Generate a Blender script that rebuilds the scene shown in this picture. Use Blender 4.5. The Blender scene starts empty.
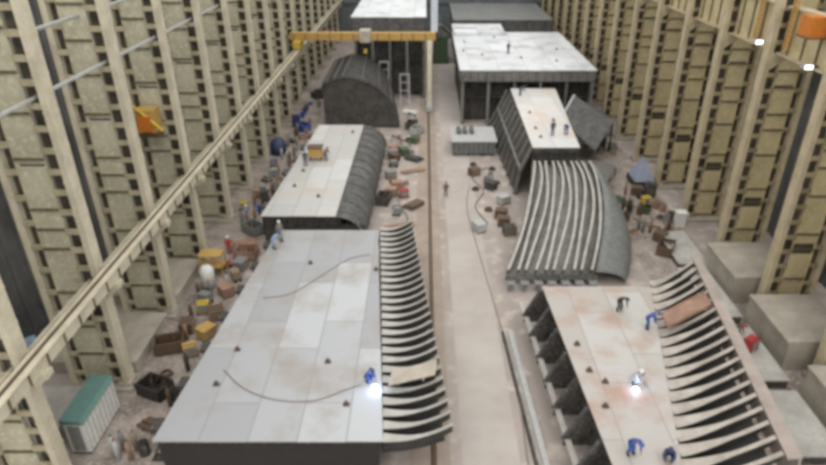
import bpy, bmesh, math, random
from mathutils import Vector, Matrix
random.seed(7)
sc = bpy.context.scene
# ------------------------------------------------------------ camera, sky, exposure
F, CH = 620.0, 29.0
PITCH = math.atan(332/620)
cam_d = bpy.data.cameras.new('camera'); cam = bpy.data.objects.new('camera', cam_d)
sc.collection.objects.link(cam); sc.camera = cam
cam_d.sensor_fit = 'HORIZONTAL'; cam_d.sensor_width = 36; cam_d.lens = F/826*36
cam_d.shift_x = -12/826; cam_d.clip_end = 600
cam.location = (0, 0, CH); cam.rotation_euler = (math.pi/2 - PITCH, 0, 0)
w = bpy.data.worlds.new('world'); sc.world = w; w.use_nodes = True
bg = w.node_tree.nodes['Background']; bg.inputs[0].default_value = (0.98, 0.985, 0.975, 1); bg.inputs[1].default_value = 1.0
sd = bpy.data.lights.new('daylight', 'SUN'); sd.energy = 1.1; sd.angle = math.radians(70); sd.color = (1, 0.97, 0.92)
so = bpy.data.objects.new('daylight', sd); sc.collection.objects.link(so); so.rotation_euler = (math.radians(30), math.radians(4), 0)
sc.view_settings.view_transform = 'Standard'; sc.view_settings.look = 'None'
sc.view_settings.gamma = 1; sc.view_settings.exposure = 0.40; sc.view_settings.use_curve_mapping = False
sc.cycles.filter_width = 3.8
# ------------------------------------------------------------ materials
def srgb(c):
    return tuple(((x/255)/12.92 if x/255 <= 0.04045 else ((x/255+0.055)/1.055)**2.4) for x in c) + (1,)
def mat(name, c, c2=None, scale=1.0, rough=0.7, metal=0.0, fine=None, contrast=(0.35, 0.65)):
    m = bpy.data.materials.new(name); m.use_nodes = True; nt = m.node_tree; b = nt.nodes['Principled BSDF']
    b.inputs['Roughness'].default_value = rough; b.inputs['Metallic'].default_value = metal
    c2 = c2 or tuple(int(x*0.82) for x in c)
    tc = nt.nodes.new('ShaderNodeTexCoord'); n = nt.nodes.new('ShaderNodeTexNoise')
    n.inputs['Scale'].default_value = scale; n.inputs['Detail'].default_value = 6; n.inputs['Roughness'].default_value = 0.65
    r = nt.nodes.new('ShaderNodeValToRGB'); r.color_ramp.elements[0].position = contrast[0]; r.color_ramp.elements[1].position = contrast[1]
    r.color_ramp.elements[0].color = srgb(c2); r.color_ramp.elements[1].color = srgb(c)
    nt.links.new(tc.outputs['Object'], n.inputs['Vector']); nt.links.new(n.outputs[0], r.inputs[0])
    out = r.outputs[0]
    if fine:
        n2 = nt.nodes.new('ShaderNodeTexNoise'); n2.inputs['Scale'].default_value = scale*7; n2.inputs['Detail'].default_value = 4
        nt.links.new(tc.outputs['Object'], n2.inputs['Vector'])
        r2 = nt.nodes.new('ShaderNodeValToRGB'); r2.color_ramp.elements[0].position = 0.52; r2.color_ramp.elements[1].position = 0.72
        mx = nt.nodes.new('ShaderNodeMix'); mx.data_type = 'RGBA'; nt.links.new(n2.outputs[0], r2.inputs[0])
        nt.links.new(r2.outputs[0], mx.inputs[0]); nt.links.new(out, mx.inputs[6]); mx.inputs[7].default_value = srgb(fine)
        out = mx.outputs[2]
    nt.links.new(out, b.inputs['Base Color']); m['out'] = 1
    return m
def plate_mat(name, ca, cb, seam, stain, wx=2.7, wy=8.0, dust=0.55):
    """steel plating: sheets of slightly different grey, weld seams, rusty dust"""
    m = bpy.data.materials.new(name); m.use_nodes = True; nt = m.node_tree; b = nt.nodes['Principled BSDF']
    b.inputs['Roughness'].default_value = 0.55; b.inputs['Metallic'].default_value = 0.0
    tc = nt.nodes.new('ShaderNodeTexCoord'); mp = nt.nodes.new('ShaderNodeMapping'); mp.inputs['Rotation'].default_value = (0, 0, math.pi/2)
    br = nt.nodes.new('ShaderNodeTexBrick'); br.inputs['Scale'].default_value = 1; br.inputs['Brick Width'].default_value = wy
    br.inputs['Row Height'].default_value = wx; br.inputs['Mortar Size'].default_value = 0.04; br.offset = 0.37
    br.inputs['Color1'].default_value = srgb(ca); br.inputs['Color2'].default_value = srgb(cb); br.inputs['Mortar'].default_value = srgb(seam)
    nt.links.new(tc.outputs['Object'], mp.inputs[0]); nt.links.new(mp.outputs[0], br.inputs['Vector'])
    n = nt.nodes.new('ShaderNodeTexNoise'); n.inputs['Scale'].default_value = 0.28; n.inputs['Detail'].default_value = 7; n.inputs['Roughness'].default_value = 0.62
    nt.links.new(tc.outputs['Object'], n.inputs['Vector'])
    r = nt.nodes.new('ShaderNodeValToRGB'); r.color_ramp.elements[0].position = 0.48; r.color_ramp.elements[1].position = 0.68
    r.color_ramp.elements[0].color = (0, 0, 0, 1); r.color_ramp.elements[1].color = (dust, dust, dust, 1)
    nt.links.new(n.outputs[0], r.inputs[0])
    mx = nt.nodes.new('ShaderNodeMix'); mx.data_type = 'RGBA'; nt.links.new(r.outputs[0], mx.inputs[0])
    nt.links.new(br.outputs[0], mx.inputs[6]); mx.inputs[7].default_value = srgb(stain)
    nt.links.new(mx.outputs[2], b.inputs['Base Color'])
    return m
def flat(name, c, rough=0.6, metal=0): return mat(name, c, tuple(int(x*0.9) for x in c), 3, rough, metal)
M = {}
M['floor'] = mat('floor_concrete', (170, 159, 151), (144, 134, 127), 0.10, 0.9, fine=(190, 178, 168), contrast=(0.3, 0.7))
M['side'] = mat('side_floor', (164, 152, 143), (112, 103, 96), 0.5, 0.9, fine=(186, 172, 158))
M['aisle'] = mat('aisle_concrete', (177, 169, 162), (160, 151, 144), 0.16, 0.9)
M['rail_strip'] = mat('rail_strip', (160, 146, 133), (140, 126, 115), 0.4, 0.8)
M['cream_l'] = mat('cream_lit_left', (196, 190, 165), (168, 162, 138), 0.5, 0.6, fine=(212, 206, 186))  # panel creams differ left to right: each wall's light put into the colour
M['cream_r'] = mat('cream_lit_right', (204, 188, 146), (178, 162, 124), 0.5, 0.6, fine=(208, 196, 162))
M['chord_l'] = mat('chord_paint_left', (208, 199, 176), (180, 171, 149), 0.8, 0.6, fine=(206, 198, 178))
M['chord_r'] = mat('chord_paint_right', (200, 185, 154), (168, 153, 124), 0.8, 0.6, fine=(190, 180, 154))
M['batten_l'] = mat('batten_left', (186, 176, 148), (140, 130, 106), .7, .6)
M['batten_r'] = mat('batten_right', (168, 152, 118), (124, 110, 84), .7, .6)
M['seam'] = mat('seam_brown', (112, 98, 70), (84, 74, 56), 2, 0.8)
M['lace'] = mat('lace_shadow_paint', (92, 84, 70), (52, 46, 40), 1.5, 0.8)  # dark tone standing in for shade in the column gaps
M['plate1'] = plate_mat('plate_pale', (182, 184, 186), (152, 153, 155), (140, 140, 140), (150, 141, 133), 2.7, 8, 0.8)
M['plate2'] = plate_mat('plate_mid', (192, 192, 190), (176, 175, 172), (150, 148, 144), (182, 168, 154), 2.2, 6)
M['plate5'] = plate_mat('plate_rusty', (182, 180, 176), (170, 163, 156), (150, 145, 140), (164, 136, 120), 2.6, 7, 1.0)
M['plate7'] = plate_mat('plate_white', (208, 208, 206), (196, 194, 190), (170, 168, 164), (206, 178, 156), 3, 8, 0.7)
M['plate8'] = plate_mat('plate_big', (216, 218, 220), (202, 204, 206), (166, 168, 170), (150, 149, 146), 4, 10, 0.7)
M['steel'] = mat('primer_steel', (120, 119, 114), (92, 91, 87), 0.6, 0.7, fine=(138, 132, 124))
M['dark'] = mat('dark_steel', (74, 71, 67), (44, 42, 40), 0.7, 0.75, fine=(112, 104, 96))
M['dark2'] = mat('dark_grey_steel', (94, 94, 93), (60, 60, 60), 0.8, 0.75, fine=(140, 136, 130))  # darker grey steel with pale speckles
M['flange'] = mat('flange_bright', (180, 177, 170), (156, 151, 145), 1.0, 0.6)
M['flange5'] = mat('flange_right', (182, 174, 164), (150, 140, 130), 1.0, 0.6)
M['web_dark'] = mat('rib_web_shade', (58, 56, 53), (40, 39, 37), .8, .85)  # near-black webs and bilge plates paint the shade of the deep rib gaps
M['cable_c'] = flat('cable_grey', (138, 126, 116))
M['shell'] = mat('shell_grey', (124, 126, 124), (104, 105, 103), 0.35, 0.6, fine=(134, 134, 130))
M['rust'] = mat('rusty_plate', (164, 132, 112), (132, 104, 88), 0.9, 0.8)
M['board'] = mat('beige_board', (184, 174, 160), (160, 150, 136), 1.2, 0.8)
M['rust_band'] = mat('dusty_band', (166, 153, 144), (144, 132, 124), 0.6, 0.8)
M['concrete'] = mat('plinth_concrete', (176, 168, 154), (146, 138, 126), 0.5, 0.9, fine=(160, 150, 136))
M['slab'] = mat('slab_grey', (182, 180, 174), (152, 149, 143), 0.6, 0.8, fine=(166, 158, 148))
M['wall'] = mat('outer_cladding', (104, 104, 102), (70, 70, 70), 0.3, 0.8)
M['endwall'] = mat('end_cladding', (104, 110, 112), (76, 82, 84), 0.12, 0.8, fine=(122, 126, 126))
for k, c in dict(yellow=(206, 176, 66), ochre=(190, 154, 86), orange=(204, 120, 40), blue=(52, 82, 150), navy=(48, 58, 90), sky=(140, 160, 186), teal=(94, 128, 122),
                 white=(222, 220, 214), red=(176, 62, 58), green=(72, 92, 66), brown=(96, 76, 60), black=(46, 43, 42), grey=(130, 130, 128), lightgrey=(178, 178, 176),
                 tarp=(146, 152, 170), skin=(172, 126, 98), wood=(150, 132, 110), hivis=(200, 190, 70), mast=(206, 212, 222)).items():
    M[k] = flat(k + '_paint', c)
def emis(name, c, s):
    m = bpy.data.materials.new(name); m.use_nodes = True; b = m.node_tree.nodes['Principled BSDF']
    b.inputs['Base Color'].default_value = srgb(c); b.inputs['Emission Color'].default_value = srgb(c); b.inputs['Emission Strength'].default_value = s; return m
M['arc'] = emis('arc_light', (190, 215, 255), 14); M['lamp'] = emis('lamp_light', (255, 252, 244), 2.2)
# ------------------------------------------------------------ helpers
def wpos(o):
    v = Vector((0, 0, 0))
    while o: v += o.location; o = o.parent
    return v
class MB:
    def __init__(s): s.v = []; s.f = []; s.sm = False
    def face(s, pts):
        b = len(s.v); s.v += [tuple(p) for p in pts]; s.f.append(tuple(range(b, b+len(pts)))); return s
    def box(s, x0, y0, z0, x1, y1, z1):
        b = len(s.v); s.v += [(x, y, z) for z in (z0, z1) for y in (y0, y1) for x in (x0, x1)]
        s.f += [tuple(b+i for i in q) for q in ((0, 2, 3, 1), (4, 5, 7, 6), (0, 1, 5, 4), (2, 6, 7, 3), (0, 4, 6, 2), (1, 3, 7, 5))]; return s
    def prism(s, bot, top):
        """solid between two equally long loops of points"""
        b = len(s.v); n = len(bot); s.v += [tuple(p) for p in bot] + [tuple(p) for p in top]
        s.f.append(tuple(b+i for i in reversed(range(n)))); s.f.append(tuple(b+n+i for i in range(n)))
        for i in range(n): j = (i+1) % n; s.f.append((b+i, b+j, b+n+j, b+n+i))
        return s
    def bar(s, p, q, wd, ht, up=(0, 0, 1)):
        p, q = Vector(p), Vector(q); d = (q-p).normalized(); u = Vector(up)
        if abs(d.dot(u)) > 0.98: u = Vector((0, 1, 0))
        a = d.cross(u).normalized(); u = a.cross(d).normalized(); a *= wd/2; u *= ht/2
        return s.prism([p-a-u, p+a-u, p+a+u, p-a+u], [q-a-u, q+a-u, q+a+u, q-a+u])
    def tube(s, pts, r, n=8):
        rr = r if isinstance(r, (list, tuple)) else [r]*len(pts); b = len(s.v); P = [Vector(p) for p in pts]
        for i, p in enumerate(P):
            d = (P[min(i+1, len(P)-1)] - P[max(i-1, 0)]).normalized(); u = Vector((0, 0, 1)) if abs(d.z) < 0.95 else Vector((1, 0, 0))
            a = d.cross(u).normalized(); c = d.cross(a)
            for k in range(n): t = 2*math.pi*k/n; s.v.append(tuple(p + (a*math.cos(t)+c*math.sin(t))*rr[i]))
        for i in range(len(P)-1):
            for k in range(n): k2 = (k+1) % n; s.f.append((b+i*n+k, b+i*n+k2, b+(i+1)*n+k2, b+(i+1)*n+k))
        s.f.append(tuple(b+k for k in reversed(range(n)))); s.f.append(tuple(b+(len(P)-1)*n+k for k in range(n))); return s
    def ball(s, c, rx, ry=None, rz=None, n=10, m=6, z0=-1.0):
        ry = ry or rx; rz = rz or rx; prof = []
        for i in range(m+1):
            zz = z0 + (1-z0)*i/m; prof.append((math.sqrt(max(1-zz*zz, 0.0004)), zz))
        b = len(s.v)
        for r, zz in prof:
            for k in range(n): t = 2*math.pi*k/n; s.v.append((c[0]+rx*r*math.cos(t), c[1]+ry*r*math.sin(t), c[2]+rz*zz))
        for i in range(m):
            for k in range(n): k2 = (k+1) % n; s.f.append((b+i*n+k, b+i*n+k2, b+(i+1)*n+k2, b+(i+1)*n+k))
        s.f.append(tuple(b+k for k in reversed(range(n)))); s.f.append(tuple(b+m*n+k for k in range(n))); return s
    def sheet(s, rows, th):
        """thick sheet through a grid of points"""
        nr, nc = len(rows), len(rows[0]); b = len(s.v); N = []
        for i in range(nr):
            for j in range(nc):
                du = Vector(rows[i][min(j+1, nc-1)]) - Vector(rows[i][max(j-1, 0)]); dv = Vector(rows[min(i+1, nr-1)][j]) - Vector(rows[max(i-1, 0)][j])
                n = du.cross(dv).normalized(); N.append(n if n.z >= 0 else -n)
        flatr = [Vector(p) for r in rows for p in r]
        s.v += [tuple(p) for p in flatr] + [tuple(p - n*th) for p, n in zip(flatr, N)]; o = nr*nc
        for i in range(nr-1):
            for j in range(nc-1):
                q = (i*nc+j, i*nc+j+1, (i+1)*nc+j+1, (i+1)*nc+j)
                s.f.append(tuple(b+k for k in q)); s.f.append(tuple(b+o+k for k in reversed(q)))
        ring = [j for j in range(nc)] + [i*nc+nc-1 for i in range(1, nr)] + [(nr-1)*nc+j for j in range(nc-2, -1, -1)] + [i*nc for i in range(nr-2, 0, -1)]
        for a, c in zip(ring, ring[1:]+ring[:1]): s.f.append((b+a, b+c, b+o+c, b+o+a))
        return s
    def build(s, name, m, parent=None, world=False, loc=None):
        me = bpy.data.meshes.new(name); off = Vector((0, 0, 0))
        if world and parent: off = wpos(parent)
        if loc is not None: off = Vector(loc)
        me.from_pydata([tuple(Vector(v)-off) for v in s.v], [], s.f); me.materials.append(m if not isinstance(m, str) else M[m])
        bm = bmesh.new(); bm.from_mesh(me); bmesh.ops.recalc_face_normals(bm, faces=bm.faces); bm.to_mesh(me); bm.free()
        if s.sm:
            for p in me.polygons: p.use_smooth = True
        o = bpy.data.objects.new(name, me); sc.collection.objects.link(o)
        if parent: o.parent = parent
        if loc is not None: o.location = loc
        return o
LABELS = {}
def tag(o, label, cat, group=None, kind=None):
    if label in LABELS: print('DUPLICATE LABEL', label)
    LABELS[label] = 1
    o['label'] = label; o['category'] = cat
    if group: o['group'] = group
    if kind: o['kind'] = kind
    return o
def empty(name, loc=(0, 0, 0), rz=0):
    o = bpy.data.objects.new(name, None); sc.collection.objects.link(o); o.location = loc; o.rotation_euler = (0, 0, rz); o.empty_display_size = 0.3; return o
def struct(o): o['kind'] = 'structure'; return o
def kids(o): return [c for c in sc.collection.objects if c.parent == o]
def copy_tree(o, parent=None):
    c = o.copy(); sc.collection.objects.link(c); c.parent = parent
    for k in ('label', 'category', 'group'):
        if parent is None and k in c: del c[k]
    for ch in kids(o): copy_tree(ch, c)
    return c
ORD = ['first', 'second', 'third', 'fourth', 'fifth', 'sixth', 'seventh', 'eighth', 'ninth', 'tenth', 'eleventh', 'twelfth', 'thirteenth', 'fourteenth', 'fifteenth', 'sixteenth',
       'seventeenth', 'eighteenth', 'nineteenth', 'twentieth', 'twenty-first', 'twenty-second', 'twenty-third', 'twenty-fourth', 'twenty-fifth']
# ------------------------------------------------------------ setting
struct(MB().box(-30, 5, -0.3, 35, 158, 0).build('floor', 'floor'))
struct(MB().box(2.2, 8, 0.0, 5.6, 150, 0.012).build('trim_1', 'aisle'))
struct(MB().box(-0.9, 8, 0.0, 1.5, 150, 0.012).build('trim_2', 'rail_strip'))
struct(MB().box(-22, 18, 0.0, -15.9, 100, 0.01).build('trim_3', 'side'))
struct(MB().box(19.6, 18, 0.0, 26, 100, 0.01).build('trim_4', 'side'))
def clad(x, y0, y1, z1, sgn):
    m = MB(); m.box(x, y0, 0, x+0.15*sgn, y1, z1)
    y = y0
    while y < y1: m.box(x-0.12*sgn if sgn > 0 else x, y, 0, x if sgn > 0 else x+0.12, y+0.5, z1); y += 1.6
    return m
struct(clad(-29, 5, 152, 27, -1).build('wall_left', 'wall')); struct(clad(34, 5, 152, 27, 1).build('wall_right', 'wall'))
m = MB().box(-30, 152, 0, 35, 152.3, 27)
for i in range(40): m.box(-29.4+i*1.6, 151.85, 0, -28.8+i*1.6, 152, 27)
for z in (8, 16, 22): m.box(-30, 151.5, z, 35, 151.9, z+0.6)
struct(m.build('wall_back', 'endwall'))
# ------------------------------------------------------------ built-up columns of both walls
def column_proto(cream, chord, side):
    r = empty('steel_column'); HT = 27.0
    m = MB().box(-0.18, -0.34, 0, 0.18, 0.34, HT); m.box(.18, -.44, 0, .25, .44, HT)
    for z in range(1, 27, 2): m.box(-0.2, -0.37, z, 0.27, 0.46, z+0.12)
    m.build('front_chord', chord, r)
    m = MB().box(-3.6, -0.26, 0, -3.32, 0.26, HT); m.box(-3.66, -0.36, 0, -3.6, 0.36, HT); m.build('rear_chord', chord, r)
    z = 0.6; zs = []
    rnd = random.Random(3 if side < 0 else 5)
    while z < HT: zs.append(z); z += rnd.choice((1.3, 2.2, 2.6, 3.1))
    for za, zb in ((.6, 5.4), (6.3, 15.9), (16.1, HT)): MB().box(-2.72, -0.06, za, -1.02, 0.06, zb).build('web_panel', cream, r)
    MB().box(-2.9, .0, 5.3, -.9, .1, 6.4).build('portal_gap_shade', 'lace', r); m = MB()  # dark sheet painted as the shade of the open gap between panels
    for z in zs: m.box(-2.72, -0.16, z-0.07, -1.02, -0.06, z+0.07)
    m.build('stiffener_band', 'seam', r)
    m = MB().box(-1.07, -0.14, 0.6, -1.0, 0.14, HT); m.box(-2.75, -0.14, 0.6, -2.68, 0.14, HT); m.build('panel_edge', cream, r)
    # the battened strips either side of the panel
    for x0, x1, off in ((-1.0, -0.18, 0), (-3.32, -2.75, .6)):
        m = MB().box(x0, 0.25, 0, x1, 0.29, HT); m.build('batten_gap_shade', 'lace', r)  # dark sheet standing in for the shade between battens
        z = 0.5+off
        while z < HT-1:
            MB().box(x0-.02, -0.26, z, x1+.02, -0.12, z+0.34).build('batten', 'batten_l' if side < 0 else 'batten_r', r); z += 1.25 if off == 0 else 1.6
    m = MB().box(-4.1, -0.8, 0, 0.5, 0.8, 0.35); m.box(-0.5, -0.55, 0.35, 0.4, 0.55, 0.6); m.build('base_plate', 'concrete', r)
    if side > 0:
        m = MB().prism([(0.28, -0.35, 17.0), (0.28, 0.35, 17.0), (-1.6, 0.35, 18.4), (-1.6, -0.35, 18.4)], [(0.28, -0.35, 18.6), (0.28, 0.35, 18.6), (-1.6, 0.35, 18.6), (-1.6, -0.35, 18.6)])
        m.build('runway_bracket', chord, r)
    else:
        m = MB().box(0.28, -0.3, 8.0, 1.25, 0.3, 8.35); m.prism([(0.28, -0.12, 7.2), (0.28, 0.12, 7.2), (0.3, 0.12, 8.0), (0.3, -0.12, 8.0)], [(0.32, -0.12, 7.2), (0.32, 0.12, 7.2), (1.2, 0.12, 8.0), (1.2, -0.12, 8.0)])
        m.build('runway_bracket', chord, r)
    if side > 0:
        for c in kids(r):
            for v in c.data.vertices: v.co.x *= -1
            c.data.flip_normals()
    return r
pl = column_proto('cream_l', 'chord_l', -1); pr = column_proto('cream_r', 'chord_r', 1)
for k in range(16):
    o = pl if k == 0 else copy_tree(pl); o.location = (-20, 24+8.2*k, 0)
    tag(o, f'cream built-up steel column, {ORD[k]} from the camera along the left wall', 'column', 'columns of the left wall')
for k in range(15):
    o = pr if k == 0 else copy_tree(pr); o.location = (26.6, 32.5+8.2*k, 0)
    tag(o, f'yellowish cream built-up steel column, {ORD[k]} from the camera along the right wall', 'column', 'columns of the right wall')
# ------------------------------------------------------------ runway beam, pipes, girder
r = empty('crane_runway_beam', (-19.2, 19, 8.35))
MB().box(-19.45, 19, 8.35, -18.95, 150, 9.15).build('beam_web', 'chord_l', r, True)
MB().box(-19.6, 19, 9.15, -18.8, 150, 9.25).build('top_flange', 'chord_l', r, True)
MB().box(-19.25, 19, 9.25, -19.15, 150, 9.38).build('rail', 'brown', r, True)
m = MB()
for i in range(80): m.box(-18.95, 19.5+i*1.64, 8.4, -18.86, 19.58+i*1.64, 9.15)
m.build('stiffener', 'seam', r, True)
tag(r, 'long pale crane runway beam on brackets running the full length of the left wall', 'beam')
r = tag(MB().box(-20.75, 19, 8.1, -20.55, 149, 8.4).build('conduit_beam', 'chord_l', loc=(-20.65, 19, 8.1)), 'thinner beam parallel behind the runway beam, left wall', 'beam')
for z, x in ((19.8, -20.62), (22.7, -21.6)):
    m = MB(); m.tube([(x, 19, z), (x, 149, z)], 0.12)
    tag(m.build('wall_pipe', 'lightgrey', loc=(x, 19, z)), 'pale pipe along the left wall, ' + ('lower of the two' if z < 20 else 'upper of the two'), 'pipe', 'pipes high on the left wall')
def girder_span():
    r = empty('crane_girder')
    MB().box(-.05, .5, .15, .05, 7.7, 3.4).build('girder_web', 'cream_r', r)
    MB().box(-.4, .5, 0, .4, 7.7, .15).build('bottom_flange', 'chord_r', r); MB().box(-.4, .5, 3.4, .4, 7.7, 3.55).build('top_flange', 'chord_r', r)
    for i in range(4): MB().box(-.17, 1.2+i*1.85, .15, -.05, 1.3+i*1.85, 3.4).build('stiffener', 'seam', r)
    return r
g0 = girder_span()
for k in range(14):
    r = g0 if k == 0 else copy_tree(g0); r.location = (27.35, 32.5+8.2*k, 18.6)
    tag(r, f'deep cream crane girder span high between right wall columns, {ORD[k]} from the camera', 'girder', 'crane girder spans on the right wall')
# ------------------------------------------------------------ concrete plinths
for i, (y0, y1) in enumerate(((25.4, 31.3), (33.7, 39.5), (41.9, 47.7))):
    r = empty('concrete_plinth', (27, y0, 0))
    MB().box(24.9, y0, 0, 29.5, y1, 2.3).build('block', 'concrete', r, True)
    MB().box(24.75, y0, 2.3, 29.6, y1, 2.5).build('coping', 'concrete', r, True)
    tag(r, 'high concrete plinth between right wall columns, ' + ('nearest the camera, in the lower right corner', 'middle of the three', 'farthest of the three')[i], 'plinth', 'concrete plinths by the right wall')
for i, (y0, y1) in enumerate(((25.2, 31), (33.4, 39.2), (41.6, 47.3))):
    r = empty('concrete_platform', (-23.5, y0, 0))
    x1 = -22.2 if i == 0 else -20.0
    MB().box(-26.5, y0, 0, x1, y1, 0.9).build('block', 'slab' if i == 0 else 'concrete', r, True)
    MB().box(-26.6, y0, 0.9, x1+0.1, y1, 1.0).build('coping', 'slab' if i == 0 else 'concrete', r, True)
    tag(r, 'low pale concrete platform between left wall columns, ' + ('nearest, behind the teal cabin', 'middle of the three', 'farthest of the three')[i], 'platform', 'platforms by the left wall')
# ------------------------------------------------------------ ribs
def rib(root, x0, x1, y, z, rise, depth, fl, fmat, wmat='web_dark', n=9, pw=2.2, name='frame', sag=0.0, fw=0.3, wide=2.4):
    """curved T bar: dark web with a bright flange on top, rising outwards"""
    g = lambda t: z + rise*(t**pw) - sag*math.sin(math.pi*t)
    T = [i/n for i in range(n+1)]
    top = [(x0+(x1-x0)*t, g(t)) for t in T]; bot = [(x0+(x1-x0)*t, g(t)-depth*(1-0.45*t)) for t in T]
    loop = top + bot[::-1]
    m = MB()
    for i in range(n):
        q = [top[i], top[i+1], bot[i+1], bot[i]]
        m.prism([(a, y-0.025, b) for a, b in q], [(a, y+0.025, b) for a, b in q])
    w = m.build(name, wmat, root, True)
    W = [fw*(1+(wide-1)*max(0, 1-1.7*i/n)) for i in range(n+1)]
    m = MB(); m.sheet([[(a, y-k/2, b+0.03) for (a, b), k in zip(top, W)], [(a, y+k/2, b+0.03) for (a, b), k in zip(top, W)]], 0.04)
    f = m.build('flange', fmat, w, False)
    # flange verts are world; shift to parent
    off = wpos(w)
    for v in f.data.vertices: v.co -= off
    return w
# ---- block 1 : near left
def lerp(a, b, t): return a+(b-a)*t
r = empty('hull_block', (-7, 24.4, 0))
YA, YB = 24.4, 49.0
rows = [[(lerp(lerp(-14.9, -13.1, t), lerp(-2.3, -4.2, t), u), lerp(YA, YB, t), 3.0) for u in (0, .25, .5, .75, 1)] for t in [i/8 for i in range(9)]]
MB().sheet(rows, 0.05).build('deck_plate', 'plate1', r, True)
m = MB()
for i in range(9):
    t = i/8; y = lerp(YA+.5, YB-.1, t); m.box(lerp(-14.8, -13.0, t), y-0.03, 1.5 if i else .1, lerp(-2.6, -4.4, t), y+0.03, 2.95)
m.build('transverse_girder', 'black', r, True)  # black colour and the deeper front girder paint the shade under the deck
m = MB()
for x in [-14.5+i*0.8 for i in range(15)]:
    m.prism([(x-.02, YA+.2, 2.5), (x+.02, YA+.2, 2.5), (x+.02, YA+.2, 2.95), (x-.02, YA+.2, 2.95)], [(x*.86-.52, YB, 2.5), (x*.86-.48, YB, 2.5), (x*.86-.48, YB, 2.95), (x*.86-.52, YB, 2.95)])
m.build('longitudinal_stiffener', 'dark', r, True)
N = 27
for i in range(N):
    if i in (5, 6): pass
    t = i/(N-1); y = lerp(24.7, 49.3, t)
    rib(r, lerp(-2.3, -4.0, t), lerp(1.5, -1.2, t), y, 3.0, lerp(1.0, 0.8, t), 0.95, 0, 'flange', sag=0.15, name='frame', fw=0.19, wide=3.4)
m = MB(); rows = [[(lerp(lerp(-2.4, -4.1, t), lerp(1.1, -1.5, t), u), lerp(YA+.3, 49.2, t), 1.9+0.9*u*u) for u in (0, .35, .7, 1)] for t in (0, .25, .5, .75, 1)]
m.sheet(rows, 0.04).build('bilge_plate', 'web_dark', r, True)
tag(r, 'large pale flat ship hull block with a row of curved frames, nearest on the left', 'hull block', 'ship hull blocks')
# lifting lugs on its plate
def lug_proto(root, x, y, z):
    m = MB(); m.box(x-.12, y-.04, z, x+.12, y+.04, z+.2); m.box(x-.2, y-.13, z, x+.2, y+.13, z+.05); m.tube([(x, y-.07, z+.2), (x, y+.07, z+.2)], 0.11, 8)
    m.build('lifting_lug', 'brown', root, True)
for x, y in ((-12.3, 32.2), (-12.7, 28.9), (-6.2, 31.0), (-3.9, 42.2), (-4.6, 27.2), (-12.4, 46.9), (-9.3, 43.2)): lug_proto(r, x, y, 3.0)
# cables on the plate
def cable(name, pts, rad, mt, label):
    P = [Vector(p) for p in pts]; out = []
    for i in range(len(P)-1):
        p0 = P[max(i-1, 0)]; p1 = P[i]; p2 = P[i+1]; p3 = P[min(i+2, len(P)-1)]
        for k in range(8):
            t = k/8; out.append(0.5*((2*p1)+(p2-p0)*t+(2*p0-5*p1+4*p2-p3)*t*t+(3*p1-p0-3*p2+p3)*t**3))
    out.append(P[-1]); m = MB(); m.sm = True; m.tube(out, rad, 6)
    return tag(m.build(name, mt, loc=pts[0]), label, 'cable')
cable('welding_cable', [(-12.6, 30.2, 3.05), (-11.0, 28.6, 3.05), (-8.9, 27.6, 3.05), (-6.6, 27.5, 3.05), (-4.8, 28.4, 3.05), (-3.9, 28.9, 3.05)], 0.035, 'cable_c', 'brown welding cable curving over the near plate to the crouching welder')
cable('air_hose', [(-12.0, 38.2, 3.05), (-10.0, 38.8, 3.05), (-8.2, 41.2, 3.05), (-6.3, 43.8, 3.05), (-4.6, 44.6, 3.05)], 0.03, 'cable_c', 'grey hose snaking across the far half of the near left plate')
cable('floor_hose', [(6.0, 25, .05), (6.2, 33, .05), (5.7, 41, .05), (4.9, 52, .05), (4.5, 60, .05), (5.2, 66, .05)], 0.045, 'cable_c', 'dark hose along the right edge of the central aisle')
cable('floor_cable', [(-2.2, 52, .05), (-1.8, 57, .05), (-3.0, 62, .05), (-2.0, 67, .05)], 0.05, 'black', 'black cable on the floor beyond the near left block frames')
cable('trailing_cable', [(6.4, 56, .05), (5.4, 60, .05), (6.6, 64, .05), (5.6, 68, .05), (7.6, 71, .05)], 0.05, 'black', 'black cable looping on the floor left of the ribbed shell panel')
# board over ribs
o = MB(); o.prism([(-2.2, 28.3, 3.42), (0.6, 28.6, 4.02), (0.75, 29.9, 4.02), (-2.05, 29.6, 3.42)], [(-2.2, 28.3, 3.5), (0.6, 28.6, 4.1), (0.75, 29.9, 4.1), (-2.05, 29.6, 3.5)])
for x in (-1.6, -0.1): o.bar((x, 28.4, 3.36+0.21*(x+2.2)), (x, 29.8, 3.36+0.21*(x+2.2)), 0.08, 0.12)
tag(o.build('plywood_board', 'board', loc=(-0.7, 29.1, 3.4)), 'beige board lying across the curved frames of the near left block', 'board')
# ---- block 2 : mid left
def loft_block(root, A, B, plate, side_mat, zt, name='deck_plate', n=8):
    """A,B: (xl, xr, xo, y) near and far; plate from xl to xr, curved side from xr down to xo"""
    T = [i/n for i in range(n+1)]
    MB().sheet([[(lerp(lerp(A[0], B[0], t), lerp(A[1], B[1], t), u), lerp(A[3], B[3], t), zt) for u in (0, .5, 1)] for t in T], 0.06).build(name, plate, root, True)
    m = MB(); m.sm = True
    m.sheet([[(lerp(lerp(A[1], B[1], t), lerp(A[2], B[2], t), math.sin(u*math.pi/2)), lerp(A[3], B[3], t), zt-0.05-(zt-0.9)*(1-math.cos(u*math.pi/2))) for u in [k/6 for k in range(7)]] for t in T], 0.06)
    return m.build('side_shell', side_mat, root, True)
r = empty('hull_block', (-10, 50.8, 0))
loft_block(r, (-15.1, -8.2, -5.6, 50.8), (-13.6, -7.9, -5.0, 77), 'plate2', 'dark2', 3.5)
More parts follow.
